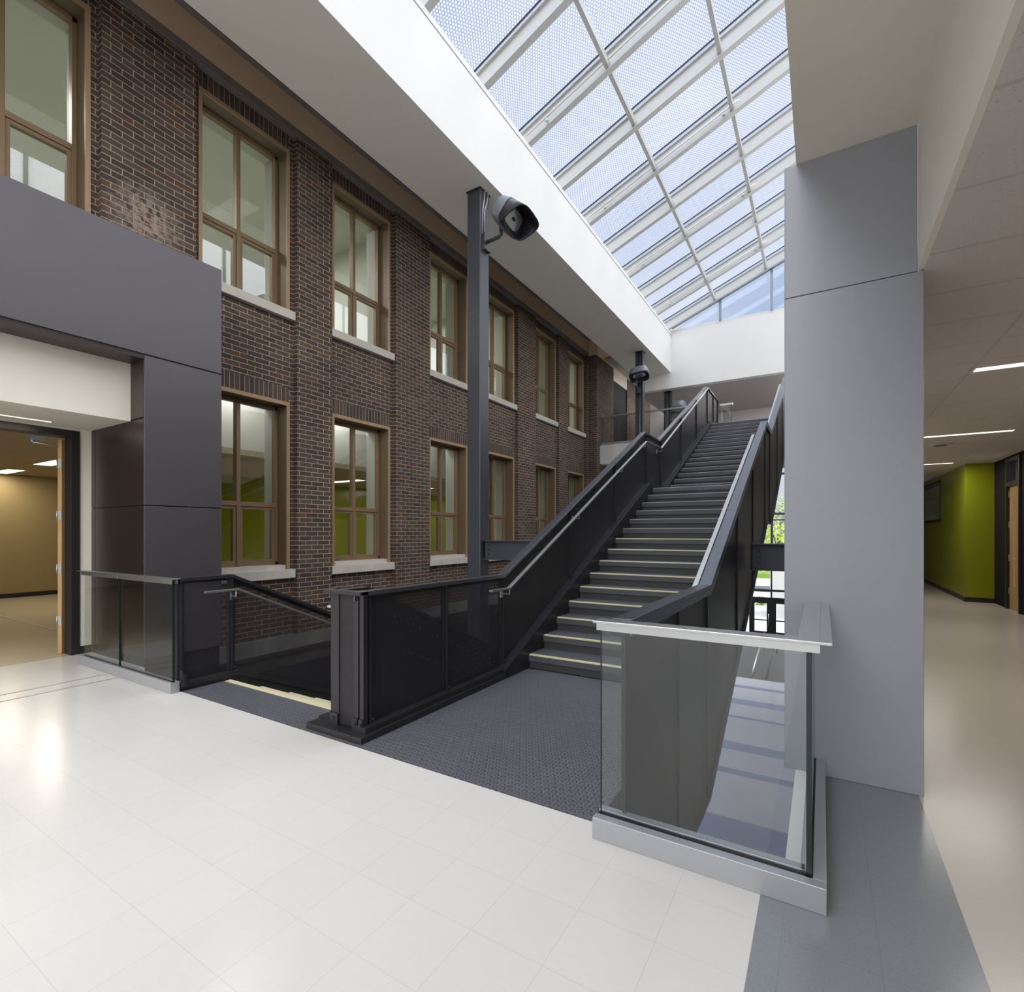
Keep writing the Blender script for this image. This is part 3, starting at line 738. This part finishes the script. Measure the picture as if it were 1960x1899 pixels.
def zline(line, y):
    for (a, za), (b, zb) in zip(line, line[1:]):
        if a <= y <= b: return za+(zb-za)*(y-a)/(b-a)
    return line[-1][1] if y > line[-1][0] else line[0][1]
def panels(t, name, mat, ys, bot, top, x0, x1, gap=.02):
    brk = sorted(set([p[0] for p in bot]+[p[0] for p in top]))
    for a, b in zip(ys, ys[1:]):
        a_, b_ = a+gap, b-gap
        st_ = [a_]+[q for q in brk if a_ < q < b_]+[b_]
        poly = [(q, zline(bot, q)) for q in st_]+[(q, zline(top, q)) for q in reversed(st_)]
        MB().prism(poly, 'x', x0, x1).build(name, mat, t)
def posts(t, ys, bot, top, x0, x1, w=.06, mat=None):
    for y in ys:
        m = MB().box(x0, x1, y-w/2, y+w/2, zline(bot, y)-.02, zline(top, y)-.005)
        m.box(x1, x1+.02, y-.006, y+.006, zline(bot, y), zline(top, y)-.01)
        m.tube([(x1+.02, y+.02, zline(bot, y)+.06), (x1+.03, y+.02, zline(bot, y)+.06)], .012, 8)
        m.build('post', mat or M['steeldark'], t)

topL = [(2.57, 1.06), (4.5, 1.05), (9.48, 3.39), (10.46, 3.385), (15.5, 5.725), (17.3, 5.735)]
botL = [(2.57, .06), (4.44, .07), (9.56, 2.42), (10.72, 2.43), (15.86, 4.79), (17.3, 4.8)]
bl = thing('stair_balustrade', 'dark perforated metal balustrade on the left of the rising stair', 'balustrade', (-2.87, 2.6, 0))
jy = [2.66, 3.56, 4.5, 6.17, 7.87, 9.56, 10.6, 12.37, 14.1, 15.6, 16.55, 17.3]
panels(bl, 'perforated_panel', M['screen'], jy[:3], botL, topL, -2.878, -2.874)
panels(bl, 'perforated_panel', M['screen_fine'], jy[2:], botL, topL, -2.878, -2.874)
posts(bl, jy, botL, topL, -2.90, -2.862)
MB().ribbon(topL, -.02, .012, -2.925, -2.835).ribbon(topL, -.06, -.02, -2.925, -2.915).build('top_rail', M['cap'], bl, .002)
MB().ribbon(botL, -.02, .03, -2.90, -2.805).build('bottom_channel', M['steeldark'], bl, .002)
# front of the well between the two stairs
B(-3.38, -2.777, 2.505, 2.64, 0, .047).box(-3.38, -3.14, 2.64, 2.95, 0, .047).box(-2.92, -2.777, 2.64, 2.7, 0, .047).build('base_plate', M['steeldark'], bl, .003)
B(-3.11, -2.95, 2.598, 2.602, .06, 1.04).build('perforated_panel', M['screen'], bl)
for xa, xb in ((-3.20, -3.11), (-2.95, -2.90), (-2.885, -2.845)):
    m = MB().box(xa, xb, 2.59, 2.63, .047, 1.045)
    m.box(xa, xb, 2.575, 2.59, .047, .14)
    m.tube([((xa+xb)/2, 2.575, .10), ((xa+xb)/2, 2.565, .10)], .013, 10)
    m.build('post', M['steeldark'], bl)
MB().box(-3.24, -2.835, 2.55, 2.63, 1.045, 1.07).build('top_rail', M['steeldark'], bl, .002)

def handrail(par, line, x, wd=.02, th=.02, brackets=(), side=-1, wallx=None):
    t = MB().ribbon(line, -th/2, th/2, x-wd, x+wd).build('handrail', M['stainless'], par, .002, 'stainless handrail')
    for y in brackets:
        z = zline(line, y)
        MB().tube([(x, y, z-th/2), (x, y, z-.07), (wallx, y, z-.07)], .008, 6).box(min(wallx, wallx-side*.012), max(wallx, wallx-side*.012), y-.02, y+.02, z-.11, z-.03).build('bracket', M['stainless'], t)
hl = [(4.10, .935), (4.43, .93), (9.22, 3.17), (10.21, 3.185), (15.1, 5.58), (15.4, 5.585)]
handrail(bl, hl, -2.745, brackets=(4.45, 6.2, 7.9, 9.15, 10.25, 12.4, 14.1), side=-1, wallx=-2.85)
br = thing('stair_balustrade', 'dark solid balustrade on the right of the rising stair, beside the void', 'balustrade', (-.85, 2.45, 0))
topR = [(2.445, 1.06), (4.55, 1.05), (9.62, 3.39), (10.6, 3.385), (15.6, 5.725), (17.3, 5.735)]
botR = [(2.445, -.80), (4.65, -.80), (10.0, 1.65), (10.95, 1.66), (16.0, 4.0), (17.3, 4.05)]
jr = [2.46, 3.58, 4.6, 6.4, 7.95, 9.75, 10.7, 12.5, 14.2, 15.7, 17.3]
panels(br, 'sheet_panel', M['plate'], jr, botR, topR, -.862, -.85, .006)
for y in jr[:-1]: B(-.85, -.835, y-.012, y+.012, zline(botR, y), zline(topR, y)).build('cover_strip', M['steeldark'], br)
posts(br, jr[1:], [(a, b+.85) for a, b in botR], topR, -.90, -.864)
MB().ribbon(topR, -.02, .012, -.90, -.80).ribbon(topR, -.07, -.02, -.812, -.80).build('top_rail', M['cap'], br, .002)
MB().ribbon(botR, -.0, .03, -.875, -.82).build('bottom_edge', M['steeldark'], br)
MB().box(-.97, -.87, 2.475, 4.9, 0, .05).build('curb', M['steeldark'], br)
hr = [(4.5, .93), (9.15, 3.10), (9.4, 3.1)]
handrail(br, hr, -.965, .022, .02, (4.9, 6.4, 7.95, 9.1), 1, -.90)
hr = [(10.6, 3.17), (15.3, 5.46), (15.6, 5.46)]
handrail(br, hr, -.965, .022, .02, (10.7, 12.5, 14.2), 1, -.90)

# ------------------------------------------------------------- stair going down
sd = thing('descending_staircase', 'dark stair going down beside the brick wall, cream step edges', 'staircase', (-4.3, 2.93, 0))
MB().box(-5.16, -3.43, 2.93-.055, 2.935, -.012, .003).build('nosing_strip', M['nosing'], sd)
for k in range(1, 12): step_down(2.93+RU*k, -RI*k, sd, -5.17, -3.42)
B(-4.88, -3.42, 2.93+RU*11-.05, 9.0, -RI*12-.2, -RI*12).build('landing', M['stud'], sd)
dl = [(2.47, .02), (3.03, .02), (6.75, -1.667)]
MB().ribbon(dl, -.42, .03, -5.235, -5.175).build('stringer', M['steeldark'], sd)
dr = [(2.64, .02), (2.95, .02), (6.75, -1.7)]
MB().ribbon(dr, -.42, .03, -3.41, -3.30).build('stringer', M['steeldark'], sd)
t = thing('stair_balustrade', 'dark perforated balustrade left of the descending stair, meeting the left glass guard', 'balustrade', (-5.2, 2.47, 0))
topD = [(2.46, 1.06), (2.97, 1.06), (6.75, -.655)]
botD = [(2.46, .06), (3.03, .06), (6.75, -1.6)]
jd = [2.48, 2.97, 4.9, 6.7]
panels(t, 'perforated_panel', M['screen_open'], jd, botD, topD, -5.222, -5.218)
posts(t, jd, botD, topD, -5.24, -5.20)
MB().ribbon(topD, -.02, .012, -5.26, -5.17).ribbon(topD, -.05, -.02, -5.26, -5.25).build('top_rail', M['steeldark'], t, .002)
MB().ribbon(botD, -.03, .02, -5.25, -5.16).build('bottom_channel', M['steeldark'], t, .002)
MB().box(-5.2, -5.12, 2.47, 2.50, .05, .16).box(-5.19, -5.13, 2.465, 2.47, .12, .20).tube([(-5.15, 2.465, .1), (-5.15, 2.45, .1)], .01).build('clip', M['steeldark'], t)
handrail(t, [(2.66, .92), (2.99, .92), (6.7, -.77)], -5.12, brackets=(2.97, 4.9, 6.4), side=-1, wallx=-5.2)
t = thing('stair_balustrade', 'dark perforated balustrade right of the descending stair, behind the well front', 'balustrade', (-3.3, 2.62, 0))
topE = [(2.63, 1.045), (2.95, 1.045), (6.75, -.68)]
botE = [(2.63, .06), (2.95, .06), (6.75, -1.67)]
je = [2.68, 3.1, 4.9, 6.7]
panels(t, 'perforated_panel', M['screen'], je, botE, topE, -3.222, -3.218)
posts(t, je, botE, topE, -3.216, -3.19)
MB().ribbon(topE, -.02, .012, -3.25, -3.17).build('top_rail', M['steeldark'], t, .002)
handrail(t, [(2.64, .925), (2.95, .925), (6.7, -.78)], -3.285, brackets=(3.1, 4.9), side=1, wallx=-3.225)

# ---------------------------------------------------------------- glass guards
g = thing('glass_guard', 'near frameless glass guard with satin metal shoe, at the stair right side', 'guard rail', (-.47, 2.4, 0))
m = MB().box(-.965, .015, 2.335, 2.385, 0, .105).box(-.965, -.06, 2.425, 2.47, 0, .105).box(-.04+.007, .015, 2.385, 3.68, 0, .105).box(-.078, -.058, 2.425, 3.68, 0, .105)
m.build('base_shoe', M['satin'], g, .0025)
MB().box(-.96, -.04, 2.385, 2.425, .02, .098).box(-.058, -.033, 2.385, 3.68, .02, .098).build('gasket', M['black'], g)
def pane(name, x0, x1, y0, y1, z0, z1, par, edge):
    o = B(x0, x1, y0, y1, z0, z1).build(name, M['guard'], par)
    MB().box(*edge).build('pane_edge', M['guard_edge'], o)
pane('glass_pane', -.945, -.055, 2.397, 2.413, .09, 1.05, g, (-.946, -.9445, 2.397, 2.413, .1, 1.03))
pane('glass_pane', -.052, -.038, 2.40, 3.675, .09, 1.05, g, (-.056, -.036, 2.397, 2.4, .1, 1.05))
MB().box(-.962, .034, 2.335, 2.355, 1.058, 1.07).box(-.962, -.008, 2.352, 2.43, 1.062, 1.069).box(-.008, .034, 2.355, 3.68, 1.058, 1.069).box(-.09, -.008, 2.43, 3.68, 1.062, 1.069).build('cap_rail', M['stainless'], g, .002)
MB().box(-.957, -.02, 2.372, 2.384, 1.018, 1.062).box(-.957, -.06, 2.422, 2.434, 1.018, 1.062).box(-.02, -.008, 2.372, 3.68, 1.018, 1.062).box(-.076, -.064, 2.434, 3.68, 1.018, 1.062).build('cap_channel', M['stainless'], g)

g = thing('glass_guard', 'left glass guard of two panes beside the dark portal', 'guard rail', (-6.2, 2.41, 0))
m = MB().box(-7.25, -6.21, 2.375, 2.40, 0, .105).box(-7.25, -6.21, 2.428, 2.455, 0, .105)
m.build('base_shoe', M['satin'], g, .002)
m = MB().box(-6.205, -5.165, 2.375, 2.40, 0, .105).box(-6.205, -5.165, 2.428, 2.455, 0, .105).box(-5.175, -5.165, 2.40, 2.428, 0, .10)
m.build('base_shoe', M['satin'], g, .002)
MB().box(-7.24, -5.18, 2.40, 2.428, .01, .098).build('gasket', M['black'], g)
for a, b in ((-7.19, -6.30), (-6.22, -5.19)):
    pane('glass_pane', a, b, 2.405, 2.421, .09, 1.05, g, (b, b+.003, 2.403, 2.423, .1, 1.04))
    m = MB().box(a-.06, b+.03, 2.36, 2.46, 1.062, 1.07).box(a-.03, b+.02, 2.385, 2.395, 1.02, 1.062).box(a-.03, b+.02, 2.431, 2.441, 1.02, 1.062)
    m.build('cap_rail', M['stainless'], g, .0015)

g = thing('glass_guard', 'far upstairs glass guard along the white bridge edge', 'guard rail', (-5, 17.68, 4.71))
B(-6.93, -2.95, 17.65, 17.74, 4.71, 4.80).build('base_shoe', M['satin'], g)
for a, b in ((-6.9, -4.05), (-4.03, -2.97)):
    pane('glass_pane', a, b, 17.69, 17.706, 4.8, 5.74, g, (a-.012, a, 17.69, 17.706, 4.8, 5.74))
B(-6.9, -2.97, 17.66, 17.735, 5.73, 5.775).build('cap_rail', M['stainless'], g)
g = thing('glass_guard', 'short upstairs glass guard end at the head of the stair', 'guard rail', (-2.85, 17.9, 4.71))
pane('glass_pane', -2.86, -2.55, 17.97, 17.986, 4.75, 5.7, g, (-2.55, -2.54, 17.97, 17.986, 4.75, 5.7))
B(-2.9, -2.5, 17.93, 18.02, 5.70, 5.76).build('cap_rail', M['stainless'], g)
B(-2.88, -2.53, 17.94, 18.01, 4.71, 4.78).build('base_shoe', M['satin'], g)

# ------------------------------------------------------------- lower entrance hall
struct('wall_lower', MB().box(3.9, 4.1, 1, 33, -4.74, -.35).box(-7.3, 4, .9, 1, -4.74, -.35).box(-7.7, -7.3, 24, 33, -4.74, 6.8).box(2.6, 2.7, 24.2, 33, -.35, 6.8), M['offwhite'])
e = thing('entrance_screen', 'dark framed glazed entrance wall seen under the stair', 'glazed wall', (-2, 33, -4.74))
YE = 33.0
xs = [-7.2, -5.4, -3.65, -2.52, -1.42, -.3, .82, 2.6]
for x in xs: B(x-.04, x+.04, YE-.06, YE+.06, -4.74, 6.8).build('mullion', M['iron'], e)
for z in (-4.70, -2.32, -1.85, .35, 2.6, 4.9, 6.76): B(-7.2, 2.6, YE-.05, YE+.05, z-.06, z+.06).build('rail', M['iron'], e)
for x0, x1 in zip(xs, xs[1:]):
    for z0, z1 in ((-1.79, .29), (.41, 2.54), (2.66, 4.84), (4.96, 6.7), (-2.26, -1.91)):
        B(x0+.04, x1-.04, YE-.006, YE+.006, z0, z1).build('pane', M['clear'], e)
for x0, x1 in ((-3.61, -2.56), (-2.48, -1.46), (-1.38, -.34), (-.26, .78)):
    m = MB()
    m.box(x0, x0+.2, YE-.04, YE+.04, -4.64, -2.38).box(x1-.2, x1, YE-.04, YE+.04, -4.64, -2.38)
    m.box(x0+.2, x1-.2, YE-.04, YE+.04, -4.64, -4.25).box(x0+.2, x1-.2, YE-.04, YE+.04, -2.6, -2.38).box(x0+.2, x1-.2, YE-.03, YE+.03, -3.62, -3.56)
    dd = m.build('door', M['iron'], e)
    B(x0+.2, x1-.2, YE-.005, YE+.005, -4.25, -2.6).build('pane', M['clear'], dd)
    MB().tube([(x1-.1, YE-.08, -3.9), (x1-.1, YE-.08, -3.2)], .02).build('pull_handle', M['stainless'], dd)
for x0, x1 in ((-7.16, -5.44), (-5.36, -3.69), (.86, 2.56)):
    B(x0, x1, YE-.006, YE+.006, -4.64, -2.38).build('pane', M['clear'], e)
# slim rails of the lower hall seen through the near glass
for x, mt, lbl in ((-2.62, 'stainless', 'bright slanting handrail in the lower hall, seen through the near glass guard'),
                   (-2.05, 'steeldark', 'dark slanting handrail in the lower hall, seen through the near glass guard')):
    t = thing('lower_handrail', lbl, 'handrail', (x, 24.2, -4.74), 'slanting handrails in the lower hall')
    MB().tube([(x, 24.15, -4.74), (x+.02, 26.3, -4.25), (x+.05, 29.5, -3.75)], .05).build('rail', M[mt], t)
    MB().tube([(x+.05, 29.5, -4.74), (x+.05, 29.5, -3.75)], .03).build('post', M[mt], t)

# ------------------------------------------------------------------ outdoors
struct('ground', MB().box(-40, 40, 33.06, 110, -5.2, -4.78, 0).box(-40, 40, 60, 66, -4.78, -4.7, 1).box(-40, 40, 78, 110, -4.78, -4.2, 2), [M['asphalt'], M['planter'], M['grass']])
def foliage(mb, c, r_, n, leaf):
    for _ in range(n):
        v = Vector((random.gauss(0, 1), random.gauss(0, 1), random.gauss(0, .8))).normalized()*r_*(random.random()**.4)
        p_ = Vector(c)+v
        a = Vector((random.gauss(0, 1), random.gauss(0, 1), random.gauss(0, 1))).normalized(); b_ = a.orthogonal().normalized()
        mb.face([p_+a*leaf, p_+b_*leaf*.6, p_-a*leaf, p_-b_*leaf*.6])
trees = [(-7.5, 62, 9, 'leaf_dark', 'dull green tree beyond the entrance plaza, farthest left'), (-3.4, 52, 7.5, 'leaf', 'bright yellow green tree outside, directly above the right steel beam'),
         (-9.5, 80, 11, 'leaf_dark', 'tall dull tree at the back of the plaza'), (-1.2, 68, 10, 'leaf_dark', 'dull tree seen beside the grey clad column'), (-4.2, 92, 12, 'leaf', 'pale green tree at the far street edge')]
for x, y, h, mt, lbl in trees:
    t = thing('tree', lbl, 'tree', (x, y, -4.7), 'trees outside the entrance')
    m = MB().tube([(x, y, -4.75), (x+.1, y, -4.7+h*.4), (x, y+.1, -4.7+h*.8)], .13)
    for k in range(7):
        a = random.random()*6.28; m.tube([(x, y, -4.7+h*(.3+.06*k)), (x+math.cos(a)*h*.2, y+math.sin(a)*h*.2, -4.7+h*(.5+.06*k))], .05, 5)
    m.build('trunk', M['bark'], t)
    m = MB()
    for k in range(9): foliage(m, (x+random.gauss(0, h*.16), y+random.gauss(0, h*.16), -4.7+h*random.uniform(.4, .95)), h*.2, 90, .22)
    m.build('foliage', M[mt], t)
for k, (x, y) in enumerate(((-2.75, 44), (-1.7, 47))):
    t = thing('planter', 'grey cube planter on the plaza, %s' % ['left of the pair', 'right of the pair'][k], 'planter', (x, y, -4.78), 'cube planters')
    MB().box(x-.35, x+.35, y-.35, y+.35, -4.78, -4.05).build('box', M['planter'], t, .02)
    B(x-.3, x+.3, y-.3, y+.3, -4.06, -4.03).build('soil', M['bark'], t)
for k, (x, y) in enumerate(((-4.6, 49), (-3.2, 46), (-2.2, 50))):
    m = MB(); foliage(m, (x, y, -4.45), .5, 160, .12)
    tag(m.build('shrub', M['leaf']), 'yellow green shrub in the plaza bed, %s of three' % ['left', 'middle', 'right'][k], 'shrub', 'plaza shrubs')
struct('terrace', MB().box(-3.3, 6, 42, 46, -4.78, .2), M['asphalt'])
t = thing('iron_railing', 'black iron railing on the terrace outside, beyond the right steel beam', 'railing', (-1, 42.1, .2))
m = MB().box(-3.2, 5, 42.06, 42.12, 2.4, 2.5).box(-3.2, 5, 42.06, 42.12, .35, .43); m.build('rails', M['iron'], t)
for k in range(6): B(-3.2+k*1.5, -3.1+k*1.5, 42.05, 42.13, .2, 2.5).build('post', M['iron'], t)

# enclosure behind the camera
struct('wall_partition', B(.32, .46, 8.0, 30, 0, 3.0), M['offwhite'])
struct('wall_hall_right', MB().box(3.2, 3.4, -4.2, 8, 0, 3.0), M['offwhite'])
o = thing('window_33', 'open frame behind the viewpoint, added to let light in', 'window', (-2, -4.1, 0), kind='structure')  # unseen open frame, added so fill light enters from behind the camera
for k in range(8): B(-7.8+k*1.57, -7.72+k*1.57, -4.15, -4.05, 0, 9.1).build('mullion', M['alu'], o)
for z in (.05, 3.0, 6.0, 9.05): B(-7.8, 3.3, -4.15, -4.05, z-.05, z+.05).build('rail', M['alu'], o)

# ------------------------------------------------------------------------ lights
W = bpy.data.worlds.new('world'); S.world = W; W.use_nodes = True
nt = W.node_tree; nt.nodes.clear()
out = nt.nodes.new('ShaderNodeOutputWorld'); bg = nt.nodes.new('ShaderNodeBackground')
tc = nt.nodes.new('ShaderNodeTexCoord'); ns = nt.nodes.new('ShaderNodeTexNoise'); cr = nt.nodes.new('ShaderNodeValToRGB')
mp = nt.nodes.new('ShaderNodeMapping'); mp.inputs['Scale'].default_value = (1.2, 2.6, 2.2)
nt.links.new(tc.outputs['Generated'], mp.inputs[0]); nt.links.new(mp.outputs[0], ns.inputs[0])
ns.inputs['Scale'].default_value = 2.0; ns.inputs['Detail'].default_value = 6
nt.links.new(ns.outputs[0], cr.inputs[0])
cr.color_ramp.elements[0].position = .35; cr.color_ramp.elements[0].color = (.62, .69, .87, 1)
cr.color_ramp.elements[1].position = .68; cr.color_ramp.elements[1].color = (.92, .93, .97, 1)
nt.links.new(cr.outputs[0], bg.inputs[0]); bg.inputs[1].default_value = .88
nt.links.new(bg.outputs[0], out.inputs[0])

def sun(dirv, strength, angle, col=(1, 1, 1)):
    l = bpy.data.lights.new('sun', 'SUN'); l.energy = strength; l.angle = R(angle); l.color = col
    o = bpy.data.objects.new('sun', l); COL.objects.link(o)
    o.rotation_euler = (-Vector(dirv)).to_track_quat('-Z', 'Y').to_euler(); return o
sun((.6, -.45, 1), 10.0, 120, (1, .985, .96))
def area(name, loc, sx, sy, power, col=(1, 1, 1)):
    l = bpy.data.lights.new(name, 'AREA'); l.shape = 'RECTANGLE'; l.size = sx; l.size_y = sy; l.energy = power; l.color = col
    o = bpy.data.objects.new(name, l); COL.objects.link(o); o.location = loc; return o
WARM = (1, .88, .70)
for y in (6.18, 10.1, 14.16): area('corridor_lamp', (1.785, y, 2.975), 1.15, .12, 30, (1, .95, .87))
for y in (4.7, 6.8, 9.3): area('pocket_fill', (-8.32, y, 3.96), .25, 1.2, 9, (1, .98, .94))  # unseen fill lights added to brighten the bulkhead behind the lower windows
area('passage_lamp', (-7.57, .8, 2.76), .05, 2.8, 9, (1, .92, .8))
area('classroom_lamp', (-12.6, 3.74, 2.83), 1.1, .26, 34, WARM); area('classroom_lamp', (-15.2, 3.74, 2.83), 1.1, .26, 24, WARM)
for y in (8.9, 11.6, 14.3): area('room_lamp', (-10.6, y+.14, 2.83), 1.1, .26, 15, (1, .93, .8))
for y in (2, 6, 10.5, 15): area('upper_room_lamp', (-10.5, y, 8.2), 1.2, .5, 170, (1, .98, .93))
for y in (20.5, 22.5): area('lobby_lamp', (-1.5, y, 6.8), 1.2, .2, 14, (1, .96, .95))
area('office_lamp', (3.8, 19, 2.95), .5, .5, 12, (1, .95, .9))

S.view_settings.view_transform = 'Standard'; S.view_settings.look = 'None'
S.view_settings.exposure = 0; S.view_settings.gamma = 1; S.view_settings.use_curve_mapping = False
S.cycles.use_denoising = True
S.cycles.max_bounces = 10; S.cycles.diffuse_bounces = 5; S.cycles.glossy_bounces = 4; S.cycles.transparent_max_bounces = 24
S.cycles.sample_clamp_indirect = 3; S.cycles.caustics_reflective = False; S.cycles.caustics_refractive = False
